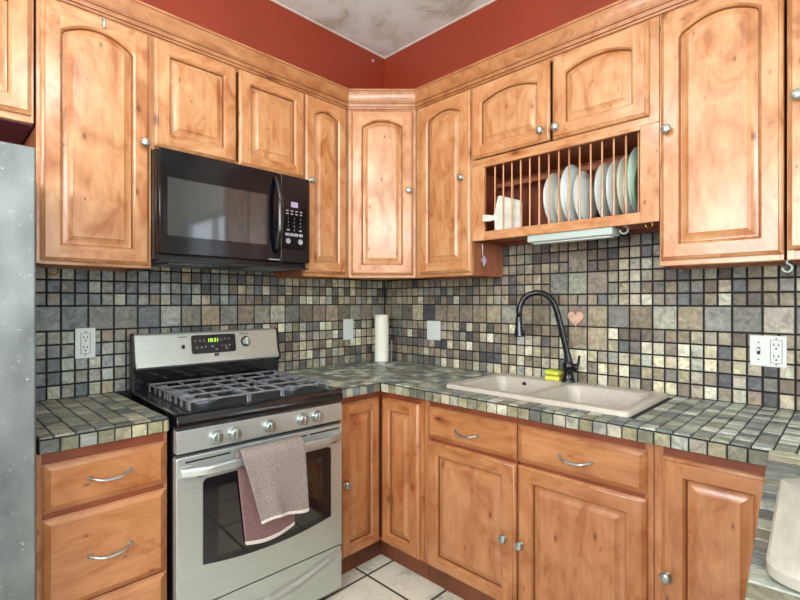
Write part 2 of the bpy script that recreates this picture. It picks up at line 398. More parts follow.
tilemesh('backsplash_tile', wallB, 'stone', wall_right)

# ------------------------------------------------------------------ cabinet builders (local: x right, y into the wall, z up; frame face at y = 0)
def door_geo(w, h, arch=0, t=.023, sw=.056, rw=.056):
    g = G(); e = .006
    zt = h-rw-arch; x0, x1 = sw, w-sw; NA = 16 if arch else 1
    def top(x, d): return zt + arch*(1-((2*x-w)/(w-2*sw))**2) - d
    def outline(d):
        p = [(x0+d, rw+d), (x1-d, rw+d)]
        for i in range(NA+1):
            x = x1 - (x1-x0)*i/NA; xx = min(max(x, x0+d), x1-d)
            p.append((xx, top(x, d)))
        return p
    def ring(p, y): return [(a, y, b) for a, b in p]
    # outer edge profile
    def rect(i, y): return [(i, y, i), (w-i, y, i), (w-i, y, h-i), (i, y, h-i)]
    g.loops([rect(0, 0), rect(0, -t+.012), rect(.003, -t+.0095), rect(.0105, -t+.0022), rect(.0115, -t+.0020), rect(.0125, -t)], mats=[0, 0, 0, 2, 0], smooth=False)
    i = .0125
    g.face([(i, -t, i), (sw, -t, i), (sw, -t, h-i), (i, -t, h-i)], 0)
    g.face([(x1, -t, i), (w-i, -t, i), (w-i, -t, h-i), (x1, -t, h-i)], 0)
    g.face([(sw, -t, i), (x1, -t, i), (x1, -t, rw), (sw, -t, rw)], 1)
    tp = outline(0)[2:]
    for a, b in zip(tp, tp[1:]):
        g.face([(a[0], -t, a[1]), (a[0], -t, h-i), (b[0], -t, h-i), (b[0], -t, b[1])], 1)
    rs = [ring(outline(0), -t), ring(outline(.003), -t+.0025), ring(outline(.008), -t+.008), ring(outline(.011), -t+.0185), ring(outline(.0135), -t+.0185), ring(outline(.040), -t+.003), ring(outline(.0405), -t+.0015)]
    vs = g.loops(rs, mats=[0, 0, 2, 0, 0, 0], smooth=False)
    f = g.bm.faces.new(vs[-1]); f.material_index = 0
    return g
def drawer_geo(w, h, t=.021):
    g = G()
    def rect(i, y): return [(i, y, i), (w-i, y, i), (w-i, y, h-i), (i, y, h-i)]
    g.loops([rect(0, 0), rect(0, -t+.012), rect(.003, -t+.0105), rect(.0045, -t+.0095), rect(.0195, -t+.0015), rect(.0205, -t)], mats=[0, 0, 1, 0, 0], smooth=False, cap1=True)
    return g
def add_knob(parent, x, z, y=-.021):
    g = G(); g.lathe([(.010, 0), (.010, .003), (.006, .006), (.006, .012), (.013, .016), (.0178, .022), (.0182, .027), (.0145, .033), (.007, .0362), (0, .037)], (x, y, z), '-y', 16)
    return g.build('knob', 'chrome', parent)
def add_pull(parent, x, z, L=.118, y=-.021):
    g = G(); pts = []; rad = []
    for i in range(15):
        u = i/14; s = math.sin(math.pi*u)
        pts.append((x + L*(u-.5), y - .004 - .024*min(1, s*1.5), z - .010*s + .004)); rad.append(.0042 + .0028*s)
    g.tube(pts, rad, 8, flat=.75)
    for sx in (-1, 1): g.lathe([(.008, 0), (.008, .004), (.005, .010)], (x + sx*L/2, y, z+.004), '-y', 12)
    return g.build('pull_handle', 'chrome', parent)
def frame_box(T, w, h, d, rails=(), stiles=(.032, .032), top=.03, bot=.03, mv='wv', mh='wh', side='side', z0=0, under='under'):
    """carcass + face frame"""
    g = G(); t = .016
    g.box(0, t, .019, d, z0, h); g.box(w-t, w, .019, d, z0, h)
    g.box(t, w-t, .019, d, h-t, h); g.box(t, w-t, d-.006, d, z0, h-t)
    g.build('carcass', side, T)
    b = G(); b.box(t, w-t, .019, d-.006, z0+.012, z0+.024) if under == 'under' else b.box(0, w, .0195, d, z0-.004, z0-.0003); b.build('bottom_panel', under, T)
    f = G()
    f.box(0, stiles[0], 0, .019, z0, h, 0); f.box(w-stiles[1], w, 0, .019, z0, h, 0)
    f.box(stiles[0], w-stiles[1], 0, .019, z0, z0+bot, 1); f.box(stiles[0], w-stiles[1], 0, .019, h-top, h, 1)
    for a, c in rails: f.box(stiles[0], w-stiles[1], 0, .019, a, c, 1)
    return f.build('face_frame', [mv, mh], T, bevel=.0012, segs=1)
def add_door(T, x0, x1, z0, z1, arch=0, knob=None, mats=('wv', 'wh', 'glaze'), label=None, sw=.056):
    d = door_geo(x1-x0, z1-z0, arch, sw=sw).build('door', list(mats), T, (x0, 0, z0))
    if label: d['label'] = label
    if knob: add_knob(d, knob[0]-x0, knob[1]-z0)
    return d
F = .304; ZB = 1.516; ZT = 2.512
# ---- wall A uppers: (x0, x1)
def upperA(x0, x1, zb, label):
    return thing('wall_cabinet', label, 'cabinet', (x0, -F, zb))
def ZL(z, zb): return z-zb
# over the fridge
zb = 2.022
T = upperA(-2.92, -2.052, zb, 'short wall cabinet above the refrigerator, at the photo\'s left edge'); frame_box(T, .868, ZT-zb, F-.006, under='under_shade')
for a, b, kx in ((-2.91, -2.492, -2.53), (-2.48, -2.060, -2.44)):
    add_door(T, a+2.92, b+2.92, 2.046-zb, 2.497-zb, 0, (kx+2.92, .075))
# tall cabinet between fridge and microwave
x0 = -2.045; T = upperA(x0, -1.6575, ZB, 'tall wall cabinet with one arched door between refrigerator and microwave')
frame_box(T, .3875, ZT-ZB, F-.006, stiles=(.02, .02))
C1 = add_door(T, -2.0336-x0, -1.668-x0, .012, 2.497-ZB, .052, (-1.692-x0, 2.032-ZB))
g = G(); g.lathe([(.006, 0), (.006, .004)], (0, 0, .016), '-y', 10); g.tube([(0, -.004, .016), (.002, -.016, .012), (.004, -.018, -.004), (.006, -.012, -.016), (.008, -.006, -.018)], .0045, 8)
g.build('coat_hook', 'chrome', C1, (-1.8419+2.0336, -.021, 2.468-1.528))
# over the microwave
x0 = -1.6575; T = upperA(x0, -.895, zb, 'short two-door wall cabinet with square panels above the microwave'); frame_box(T, .7625, ZT-zb, F-.006, stiles=(.02, .02))
add_door(T, -1.648-x0, -1.2835-x0, .013, 2.497-zb); add_door(T, -1.270-x0, -.900-x0, .013, 2.497-zb)
# narrow
x0 = -.895; T = upperA(x0, -.590, ZB, 'narrow arched wall cabinet right of the microwave'); frame_box(T, .305, ZT-ZB, F-.006, stiles=(.012, .03))
add_door(T, -.891-x0, -.612-x0, .018, 2.497-ZB, .038, (-.866-x0, 2.030-ZB), sw=.052)
# diagonal corner
DG = .59; wd = math.hypot(DG-F, DG-F)
T = thing('corner_cabinet', 'diagonal wall cabinet with arched door across the corner of the room', 'cabinet', (-DG, -F, ZB), R(-45))
def loc2(x, y):  # world offset to local
    a = R(45); dx, dy = x+DG, y+F; return (dx*math.cos(a)-dy*math.sin(a), dx*math.sin(a)+dy*math.cos(a))
poly = [loc2(*p) for p in ((-DG+.013, -F-.013), (-DG, -F+.019), (-DG, -.006), (-.006, -.006), (-.006, -DG), (-F+.019, -DG), (-F-.013, -DG+.013))]
poly = [loc2(-DG+.014, -F+.014), loc2(-DG+.001, -F+.02), loc2(-DG+.001, -.006), loc2(-.006, -.006), loc2(-.006, -DG+.001), loc2(-F+.02, -DG+.001), loc2(-F+.014, -DG+.014)]
g = G(); g.prism(poly, .014, ZT-ZB); g.build('carcass', 'under', T)
f = G(); f.box(.004, .034, 0, .019, 0, ZT-ZB, 0); f.box(wd-.034, wd-.004, 0, .019, 0, ZT-ZB, 0); f.box(.034, wd-.034, 0, .019, 0, .03, 1); f.box(.034, wd-.034, 0, .019, ZT-ZB-.03, ZT-ZB, 1)
f.build('face_frame', ['wv', 'wh'], T, bevel=.0012, segs=1)
add_door(T, .022, wd-.020, .016, 2.494-ZB, .04, (wd-.046, 2.022-ZB), sw=.058)
# ---- wall B uppers
def upperB(y0, zb, label, name='wall_cabinet'): return thing(name, label, 'cabinet', (-F, y0, zb), R(-90))
y0 = -.590; T = upperB(y0, ZB, 'arched wall cabinet between the corner cabinet and the plate rack'); frame_box(T, .3975, ZT-ZB, F-.006, stiles=(.036, .012))
add_door(T, .038, .394, .018, 2.497-ZB, .042, (.3515, 2.033-ZB))
y0 = -.9885; zr = 2.086; T = upperB(y0, zr, 'short wall cabinet with two arched doors above the plate rack'); frame_box(T, .896, ZT-zr, F-.006, stiles=(.02, .04))
add_door(T, .0075, .4425, .033, 2.497-zr, .036, (.406, 2.166-zr)); add_door(T, .456, .861, .031, 2.497-zr, .036, (.480, 2.163-zr))
y0 = -1.8858; T = upperB(y0, ZB, 'tall arched wall cabinet right of the plate rack'); frame_box(T, .3797, ZT-ZB, F-.006, stiles=(.012, .010))
add_door(T, .0072, .3782, .020, 2.497-ZB, .05, (.0327, 2.036-ZB))
y0 = -2.2730; T = upperB(y0, ZB, 'wall cabinet cut off by the right edge of the photo'); frame_box(T, .40, ZT-ZB, F-.006, stiles=(.02, .02))
add_door(T, .003, .392, .032, 2.497-ZB, .05, (.0295, 2.049-ZB))

# ---- plate rack
y0 = -.9885; zr0 = 1.694; W = .896; Hh = 2.085-zr0
RK = upperB(y0, zr0, 'open wooden plate rack with dowels built above the sink', 'plate_rack'); RK['category'] = 'plate rack'
f = G(); f.box(0, .074, 0, .019, 0, Hh, 0); f.box(.825, W, 0, .019, 0, Hh, 0); f.box(.074, .825, 0, .019, 0, .044, 1); f.box(.074, .825, 0, .019, 2.071-zr0, Hh, 1)
f.build('face_frame', ['wv', 'wh'], RK, bevel=.0012, segs=1)
g = G(); g.box(0, .016, .019, F-.004, 0, Hh); g.box(W-.016, W, .019, F-.004, 0, Hh); g.box(.016, W-.016, F-.012, F-.004, 0, Hh); g.box(.016, W-.016, .019, F-.012, .030, .044); g.box(.016, W-.016, .019, F-.012, Hh-.014, Hh)
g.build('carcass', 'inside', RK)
g = G(); g.box(.016, W-.016, .022, F-.014, .018, .029); g.build('bottom_panel', 'side', RK)
g = G(); g.box(.017, W-.017, .200, .222, Hh-.080, Hh-.058); g.build('dowel_rail', 'side', RK)
for k in range(15):
    dx = .1215 + .0492*k
    for yy, zt, r, mt in ((.030, Hh-.015, .0042, 'wv'), (.211, Hh-.080, .0042, 'rail')):
        if dx < W-.02:
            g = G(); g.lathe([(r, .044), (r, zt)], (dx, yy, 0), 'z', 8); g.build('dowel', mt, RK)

# ---- crown moulding
prof = [(-.0005, 2.5035), (-.009, 2.5035), (-.010, 2.513), (-.0165, 2.514), (-.0175, 2.523), (-.0115, 2.524), (-.0125, 2.534), (-.018, 2.535), (-.0185, 2.541), (-.0155, 2.545), (-.0165, 2.562), (-.020, 2.578), (-.025, 2.590), (-.0275, 2.596), (-.0275, 2.601), (-.031, 2.602), (-.031, 2.612), (.012, 2.612), (.012, 2.5125), (-.0005, 2.5125)]
t8 = math.tan(R(22.5)); rings = []
for base, kind in (((-2.92, -F), 'a'), ((-DG, -F), 'c'), ((-F, -DG), 'd'), ((-F, -2.669), 'b')):
    ring = []
    for o, z in prof:
        p = -o
        if kind == 'a': q = (base[0], base[1]-p)
        elif kind == 'c': q = (base[0]-p*t8, base[1]-p)
        elif kind == 'd': q = (base[0]-p, base[1]-p*t8)
        else: q = (base[0]-p, base[1])
        ring.append((q[0], q[1], z))
    rings.append(ring)
g = G(); vv = [[g.bm.verts.new(p) for p in r] for r in rings]; n = len(prof)
for i in range(3):
    for j in range(n):
        f = g.bm.faces.new((vv[i][j], vv[i][(j+1) % n], vv[i+1][(j+1) % n], vv[i+1][j])); f.material_index = 1 if j in (2, 4, 6, 8, 14) else 0
for r in (vv[0], vv[3]): g.bm.faces.new(r)
tag(g.build('crown_molding', ['ch', 'glaze'], sharp=20), 'stained wood crown molding running along the top of all the wall cabinets', 'molding')

# ------------------------------------------------------------------ base cabinets
ZC = .905; BF = .62; BD = BF-.006
LM = ('lv', 'lh', 'glaze')
def base_body(T, w, d=BD, side='side', stiles=(.03, .03), rails=(), toe=True):
    g = G(); t = .016
    g.box(0, t, .019, d, .105, ZC); g.box(w-t, w, .019, d, .105, ZC); g.box(t, w-t, .019, d, .105, .12); g.box(t, w-t, d-.006, d, .12, ZC)
    g.build('carcass', side, T)
    f = G(); f.box(0, stiles[0], 0, .019, .105, ZC, 0); f.box(w-stiles[1], w, 0, .019, .105, ZC, 0)
    f.box(stiles[0], w-stiles[1], 0, .019, .105, .125, 1); f.box(stiles[0], w-stiles[1], 0, .019, ZC-.04, ZC, 2)
    for a, b in rails: f.box(stiles[0], w-stiles[1], 0, .019, a, b, 2)
    f.build('face_frame', ['lv', 'lh', 'rail'], T, bevel=.0012, segs=1)
    if toe:
        k = G(); k.box(.002, w-.002, .034, .05, 0, .105); k.build('toe_kick', 'toe', T)
x0 = -2.088; T = thing('drawer_cabinet', 'wooden base cabinet with three drawers left of the range', 'cabinet', (x0, -BF, 0))
base_body(T, .385, stiles=(.014, .012), rails=((.690, .715), (.386, .400)))
for z0, z1, zp in ((.713, .866, .7915), (.395, .692, .536), (.115, .388, .386)):
    d = drawer_geo(.363, z1-z0).build('drawer', ['lh', 'glaze'], T, (.014, 0, z0)); add_pull(d, .183, (zp if zp < z1-.01 else z1-.06)-z0)
# corner L
T = thing('corner_cabinet', 'corner base cabinet with two narrow doors meeting at right angles', 'cabinet', (0, 0, 0))
g = G(); g.prism([(-.914, -.006), (-.006, -.006), (-.006, -.930), (-BF+.019, -.930), (-BF+.019, -BF+.019), (-.914, -BF+.019)], .105, ZC); g.build('carcass', 'side', T)
f = G(); f.box(-.914, -.910, -BF, -BF+.019, .105, ZC, 0); f.box(-.910, -BF+.019, -BF, -BF+.019, .868, ZC, 1); f.box(-BF, -BF+.019, -.930, -.905, .105, ZC, 0); f.box(-BF, -BF+.019, -.905, -BF, .868, ZC, 1)
f.box(-.910, -BF+.019, -BF, -BF+.019, .105, .12, 0); f.box(-BF, -BF+.019, -.905, -BF, .105, .12, 0)
f.build('face_frame', ['lv', 'rail'], T)
d = door_geo(.2645, .764, sw=.054).build('door', list(LM), T, (-.908, -BF, .108)); add_knob(d, .026, .4755-.108)
d = door_geo(.2640, .764, sw=.054).build('door', list(LM), T, (-BF, -.6435, .108), (0, 0, R(-90)))
g = G(); g.box(-.914, -.586+.016, -.586, -.570, 0, .105); g.box(-.586, -.570, -.930, -.586, 0, .105); g.build('toe_kick', 'toe', T)
# sink base
y0 = -.932; T = thing('sink_cabinet', 'wide base cabinet under the sink with two drawer fronts over two doors', 'cabinet', (-BF, y0, 0), R(-90))
base_body(T, 1.022, stiles=(.032, .026), rails=((.706, .726),))
f = G(); f.box(.512, .522, 0, .019, .125, .865); f.build('center_stile', 'lv', T)
for a, b, kx in ((.0305, .511, .464), (.520, 1.004, .540)):
    d = drawer_geo(b-a, .150).build('drawer', ['lh', 'glaze'], T, (a, 0, .724)); add_pull(d, (.2687-a if a < .2 else .7607-a), .0625)
    add_door(T, a, b, .110, .709, 0, (kx, .396), LM, sw=.06)
# right base
y0 = -1.956; T = thing('base_cabinet', 'single-door base cabinet beside the peninsula, right of the sink doors', 'cabinet', (-BF, y0, 0), R(-90))
base_body(T, .345, stiles=(.028, .03))
add_door(T, .0255, .340, .110, .871, 0, (.045, .487), LM, sw=.062)
# peninsula
ang = math.atan2(.0649, .869)
PX, PY = -.667, -2.262
T = thing('peninsula_cabinet', 'base cabinet carrying the tiled peninsula at the lower right', 'cabinet', (0, 0, 0))
g = G(); g.box(-1.86, -.01, -2.98, -2.385, .105, ZC); g.box(-1.83, -.02, -2.95, -2.42, 0, .105); g.build('carcass', 'rail', T)

# ------------------------------------------------------------------ tiled worktops
ZTOP = .960
def poly_in(poly, x, y):
    c = False; n = len(poly)
    for i in range(n):
        (x1, y1), (x2, y2) = poly[i], poly[(i+1) % n]
        if (y1 > y) != (y2 > y) and x < (x2-x1)*(y-y1)/(y2-y1)+x1: c = not c
    return c
Zv = Vector((0, 0, 1))
def top_grid(bm, lay, O, U, V, ulist, vlist, fam, skip=None):
    for a, b in zip(ulist, ulist[1:]):
        for c, d in zip(vlist, vlist[1:]):
            p = O + U*(a+b)/2 + V*(c+d)/2
            if skip and skip(p): continue
            tile(bm, lay, O, U, V, Zv, a, b, c, d, pick(fam(p)), th=.006, gap=.0022, ch=.0022, rough=.0009)
def edge_row(bm, lay, O, U, N, us, fam):
    for a, b in zip(us, us[1:]):
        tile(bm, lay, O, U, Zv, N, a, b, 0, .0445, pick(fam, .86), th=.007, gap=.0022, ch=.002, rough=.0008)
# left piece
T = thing('tiled_countertop', 'short slate-tiled countertop between the refrigerator and the range', 'countertop', (0, 0, 0))
g = G(); g.box(-2.088, -1.712, -.658, 0, ZC+.002, ZTOP-.006); g.build('grout_bed', 'grout', T)
US = [0, .054, .105, .156, .205, .256, .306, .357, .376]
def f1(bm, lay):
    top_grid(bm, lay, Vector((-2.088, -.667, ZTOP-.006)), Vector((1, 0, 0)), Vector((0, 1, 0)), [0, .038] + [.038+.056*k for k in range(1, 7)] + [.376], [0, .056, .112, .168, .224, .28, .336, .392, .448, .504, .56, .616, .666], lambda p: ['top'])
tilemesh('surface_tile', f1, 'stonetop', T)
def f2(bm, lay):
    edge_row(bm, lay, Vector((-2.088, -.658, ZC+.001)), Vector((1, 0, 0)), Vector((0, -1, 0)), US, ['olive', 'beige'])
    edge_row(bm, lay, Vector((-1.714, -.658, ZC+.001)), Vector((0, 1, 0)), Vector((1, 0, 0)), [.056*k for k in range(12)], ['top'])
tilemesh('edge_tile', f2, 'stone', T)
# main L + peninsula
T = thing('tiled_countertop', 'long slate-tiled countertop around the corner and out to the peninsula', 'countertop', (0, 0, 0))
SX0, SX1, SY0, SY1 = -.535, -.065, -1.845, -1.035
g = G(); zb0, zb1 = ZC+.002, ZTOP-.006
g.box(-.916, 0, -.658, 0, zb0, zb1); g.box(-.658, SX0, -3.0, -.658, zb0, zb1); g.box(SX1, 0, -3.0, -.658, zb0, zb1)
g.box(SX0, SX1, SY1, -.658, zb0, zb1); g.box(SX0, SX1, -3.0, SY0, zb0, zb1)
g.prism([(-.658, -2.272), (-1.90, -2.365), (-1.90, -3.0), (-.658, -3.0)], zb0, zb1)
g.build('grout_bed', 'grout', T)
UP = Vector((-math.cos(ang), -math.sin(ang), 0)); VP = Vector((math.sin(ang), -math.cos(ang), 0))
def f3(bm, lay):
    O = Vector((0, 0, ZTOP-.006)); U = Vector((-1, 0, 0)); V = Vector((0, -1, 0))
    vs = [0] + [.0225+.05*k for k in range(0, 60)]
    us = [0] + [.051*k for k in range(1, 12)] + [.611, .667]
    fam = lambda p: (['top_sheen'] if p.y < -1.5 else ['top', 'top_sheen', 'top_sheen'])
    top_grid(bm, lay, O, U, V, us, vs, fam, lambda p: (SX0-.012 < p.x < SX1+.012 and SY0-.008 < p.y < SY1+.008) or p.y < -2.99)
    us2 = [.667+.0498*k for k in range(6)]
    top_grid(bm, lay, O, U, V, us2, [v for v in vs if v < .64]+[.667], lambda p: ['top', 'top', 'top_sheen', 'mix'])
    O2 = Vector((PX, PY, ZTOP-.006))
    top_grid(bm, lay, O2, UP, VP, [.054*k for k in range(23)], [0, .0745] + [.0745+.054*k for k in range(1, 13)], lambda p: ['top_sheen', 'top_sheen', 'top'])
tilemesh('surface_tile', f3, 'stonetop', T)
def f4(bm, lay):
    edge_row(bm, lay, Vector((-.658, -.667, ZC+.001)), Vector((0, -1, 0)), Vector((-1, 0, 0)), [0]+[.0040+.0498*k for k in range(1, 33)], ['olive', 'olive', 'beige', 'mix'])
    edge_row(bm, lay, Vector((-.667, -.658, ZC+.001)), Vector((-1, 0, 0)), Vector((0, -1, 0)), [0, .045, .09, .135, .18, .225, .249], ['beige', 'mix', 'blue'])
    edge_row(bm, lay, Vector((-.667, -2.271, ZC+.001)), UP, -VP, [.054*k for k in range(23)], ['olive'])
tilemesh('edge_tile', f4, 'stone', T)

# ------------------------------------------------------------------ sink
SK = thing('kitchen_sink', 'biscuit double-bowl sink set into the tiled countertop', 'sink', (0, 0, 0))
g = G(); NR = 6
ox0, ox1, oy0, oy1, seam = -.560, -.042, -1.852, -1.000, -1.428
ZRM = .977
for ya, yb, b in ((seam, oy1, (-.512, -.140, -1.406, -1.052)), (oy0, seam, (-.512, -.140, -1.806, -1.450))):
    top_ = ya == seam
    def outer(i, z):
        pts = []
        X0, X1 = ox0+i, ox1-i; Y0 = ya if top_ else ya+i; Y1 = yb-i if top_ else yb
        r = .03
        for cx, cy, a0, seamc in ((X1, Y0, -90, top_), (X1, Y1, 0, not top_), (X0, Y1, 90, not top_), (X0, Y0, 180, top_)):
            rr = 1e-4 if seamc else r
            cx2 = cx - rr if cx == X1 else cx + rr; cy2 = cy + rr if cy == Y0 else cy - rr
            for k in range(NR+1):
                a = R(a0+90*k/NR); pts.append((cx2+rr*math.cos(a), cy2+rr*math.sin(a), z))
        return pts
    def inner(i, z, r=.05): return [(x, y, z) for x, y in rrect(b[0]+i, b[1]-i, b[2]+i, b[3]-i, max(.012, r-i*.4), NR)]
    rings = [outer(0, ZTOP-.004), outer(.001, ZTOP+.006), outer(.006, ZRM-.002), outer(.014, ZRM), inner(-.006, ZRM-.001), inner(0, ZRM-.004), inner(.005, ZRM-.014), inner(.010, ZRM-.05), inner(.022, ZRM-.17), inner(.035, ZRM-.192), inner(.06, ZRM-.2)]
    g.loops(rings, 0, True, False, True, True)
sk = g.build('basin', 'sink', SK, sharp=32)
for yc in (-1.23, -1.635):
    g = G(); g.lathe([(.042, 0), (.042, .003), (.030, .004), (.026, .001), (0, .001)], (-.326, yc, ZRM-.2), 'z', 20); g.build('drain', 'chrome', SK)
g = G(); g.lathe([(.012, 0), (.012, .002), (.006, .003), (0, .003)], (-.1385-.0095, -1.205, ZRM-.03), 'x', 14); g.build('overflow', 'slot', SK)

# ------------------------------------------------------------------ faucet
fx, fy = -.082, -1.412; dv = Vector((-.498, .867, 0))
FA = thing('kitchen_faucet', 'tall black gooseneck pull-down faucet behind the sink', 'faucet', (fx, fy, ZRM))
def fp(s, z): return (dv.x*s, dv.y*s, z-ZRM)
g = G(); g.lathe([(.034, .0), (.034, .006), (.029, .014), (.025, .03), (.024, .055), (.027, .062), (.030, .075), (.027, .09), (.0205, .10), (.017, .104)], (0, 0, 0), 'z', 24)
g.build('base', 'faucet', FA)
ctrl = [(-.003, 1.07), (.003, 1.105), (.0125, 1.15), (.026, 1.21), (.040, 1.272), (.054, 1.328), (.069, 1.370), (.091, 1.400), (.120, 1.417), (.154, 1.421), (.188, 1.412), (.216, 1.391), (.232, 1.355), (.238, 1.32), (.239, 1.29)]
g = G(); g.tube([fp(*c) for c in ctrl], .0150, 14); sp = g.build('spout', 'faucet', FA, sharp=0)
g = G(); g.tube([fp(-.004, 1.06), fp(.005, 1.115)], [.021, .0175], 14); g.build('collar', 'faucet', FA)
g = G(); g.tube([fp(.239, 1.297), fp(.2385, 1.25), fp(.237, 1.215), fp(.236, 1.196)], [.0160, .0185, .0245, .0250], 14); sh = g.build('spray_head', 'faucet', FA)
g = G(); nv = Vector((-.867, -.498, 0))
P = [Vector(fp(.239, 1.275)) + nv*.0125, Vector(fp(.2385, 1.24)) + nv*.0155, Vector(fp(.2365, 1.20)) + nv*.020]
g.tube(P, [.006, .0075, .009], 10); g.build('spray_button', 'nozzle', sh)
g = G(); g.lathe([(.018, 0), (.018, .024), (.012, .03)], (0, 0, 0), '-y', 16)
hb = g.build('handle_hub', 'faucet', FA, (.0, -.018, .075))
g = G(); g.tube([(0, -.026, 0), (.004, -.032, .022), (.006, -.035, .05), (.006, -.036, .058)], [.0085, .007, .006, .006], 10); g.build('lever', 'faucet', hb)
# sponges
def sponge(z, rz, lab, dx=0):
    g = G(); g.box(-.022, .022, -.037, .037, 0, .017, 0); g.box(-.022, .022, -.037, .037, .017, .024, 1)
    o = g.build('sponge', ['sponge', 'scrub'], None, (-.080+dx, -1.332, z), (0, 0, rz), bevel=.004)
    return tag(o, lab, 'sponge')
sponge(ZRM, R(6), 'lower yellow-green sponge resting on the sink ledge beside the faucet'); sponge(ZRM+.0265, R(-10), 'upper yellow-green sponge stacked on another sponge beside the faucet', .004)

# ------------------------------------------------------------------ range
RX = -1.690; W = .736
RTH = R(-2.1)
def rturn(x, y):   # point on the range as if square to the wall -> where it stands
    px, py = -1.322, -.69; dx, dy = x-px, y-py
    return (px - .005 + dx*math.cos(RTH) - dy*math.sin(RTH), py - .008 + dx*math.sin(RTH) + dy*math.cos(RTH))
RG = thing('gas_range', 'stainless freestanding gas range between the two countertops', 'range', (*rturn(RX, 0), 0), RTH)
g = G(); g.box(.004, W-.004, -.655, -.03, .03, .905); g.box(.03, W-.03, -.62, -.06, 0, .03); g.build('body', 'blackm', RG)
# storage drawer with a scooped top
g = G(); NX, NZ = 30, 14; z0, z1 = .035, .229; grid = []
for j in range(NZ+1):
    row = []
    for i in range(NX+1):
        u = i/NX; z = z0+(z1-z0)*j/NZ; zc = z1 - .018 - .085*(1-(2*u-1)**2)
        s = max(0, min(1, (z-zc)/.02)) if z > zc else 0
        e = min(1, min(u, 1-u)/.02)
        row.append((W*u, -.69 + .024*s*(1-.55*max(0, (z-zc))/(z1-zc+1e-6))*1 - .0*e, z))
    grid.append(row)
vs = [[g.bm.verts.new(p) for p in r] for r in grid]
for j in range(NZ):
    for i in range(NX): g.bm.faces.new((vs[j][i], vs[j][i+1], vs[j+1][i+1], vs[j+1][i])).smooth = True
per = vs[0] + [r[-1] for r in vs[1:]] + list(reversed(vs[-1][:-1])) + [r[0] for r in reversed(vs[1:-1])]
bk = [g.bm.verts.new((v.co.x, -.656, v.co.z)) for v in per]
for i in range(len(per)): g.bm.faces.new((per[i], per[(i+1) % len(per)], bk[(i+1) % len(per)], bk[i]))
g.build('storage_drawer', 'steelh', RG, sharp=50)
# oven door
g = G(); g.prism(rrect(0, W, .242, .806, .006, 3), -.694, -.656, 'y'); OD = g.build('oven_door', 'steelh', RG, bevel=.003)
def win(x0, x1, zt, zb, sag, r=.018, n=14):
    p = [(x0, zt-r), (x0, zb)]
    for i in range(1, n): u = i/n; p.append((x0+(x1-x0)*u, zb - sag*(1-(2*u-1)**2)))
    p += [(x1, zb), (x1, zt-r)]
    for k in range(1, 5): a = R(90*k/4); p.append((x1-r+r*math.cos(a), zt-r+r*math.sin(a)))
    for k in range(5): a = R(90+90*k/4); p.append((x0+r+r*math.cos(a), zt-r+r*math.sin(a)))
    return p
g = G(); g.prism(win(.094, .672, .712, .392, .028), -.697, -.690, 'y'); OW = g.build('oven_window', 'black', OD)
g = G(); g.prism(win(.150, .622, .680, .410, .016, .03), -.6978, -.6965, 'y'); g.build('pane', 'glass', OW)
# handle: wide bowed bar with vent slots above and below its ends
g = G(); rings = []
for i in range(25):
    u = i/24; x = .012 + (W-.024)*u; s = math.sin(math.pi*u)
    yc = -.702 - .034*min(1, s*2.6)
    zc = .752 + .004*s; hgt = .024
    rings.append([(x, yc + .0075*math.copysign(abs(math.cos(a))**.6, math.cos(a)), zc + .016*math.copysign(abs(math.sin(a))**.6, math.sin(a))) for a in [2*math.pi*k/20 for k in range(20)]])
g.loops(rings, 0, True, True, True); 
g.box(.010, .05, -.70, -.69, .735, .772); g.box(W-.05, W-.010, -.70, -.69, .735, .772)
g.build('door_handle', 'steel', OD, sharp=50)
for a, b, zc in ((.03, .20, .787), (.245, .29, .787), (.50, .545, .787), (.56, .72, .787), (.075, .185, .725), (.605, .705, .725)):
    g = G(); g.prism(rrect(a, b, zc-.003, zc+.003, .0028, 3), -.6955, -.69, 'y'); g.build('vent_slot', 'slot', OD)
# control panel
g = G(); g.prism([(-.655, .820), (-.690, .820), (-.694, .826), (-.692, .904), (-.655, .906)], .002, W-.002, 'x'); CP = g.build('control_panel', 'steelh', RG, bevel=.0015)
for x, z in ((-1.546, .859), (-1.4736, .859), (-1.3248, .861), (-1.1681, .861), (-1.0937, .862)):
    g = G(); g.lathe([(.0265, 0), (.0265, .003), (.024, .006), (.0225, .010), (.021, .024), (.019, .026), (0, .0265)], (0, 0, 0), '-y', 24); g.box(-.004, .004, -.034, -.024, -.019, .019)
    g.build('burner_knob', 'chrome', CP, (x-RX, -.6925, z), (0, rnd.uniform(-.25, .25), 0), bevel=.001, segs=1)
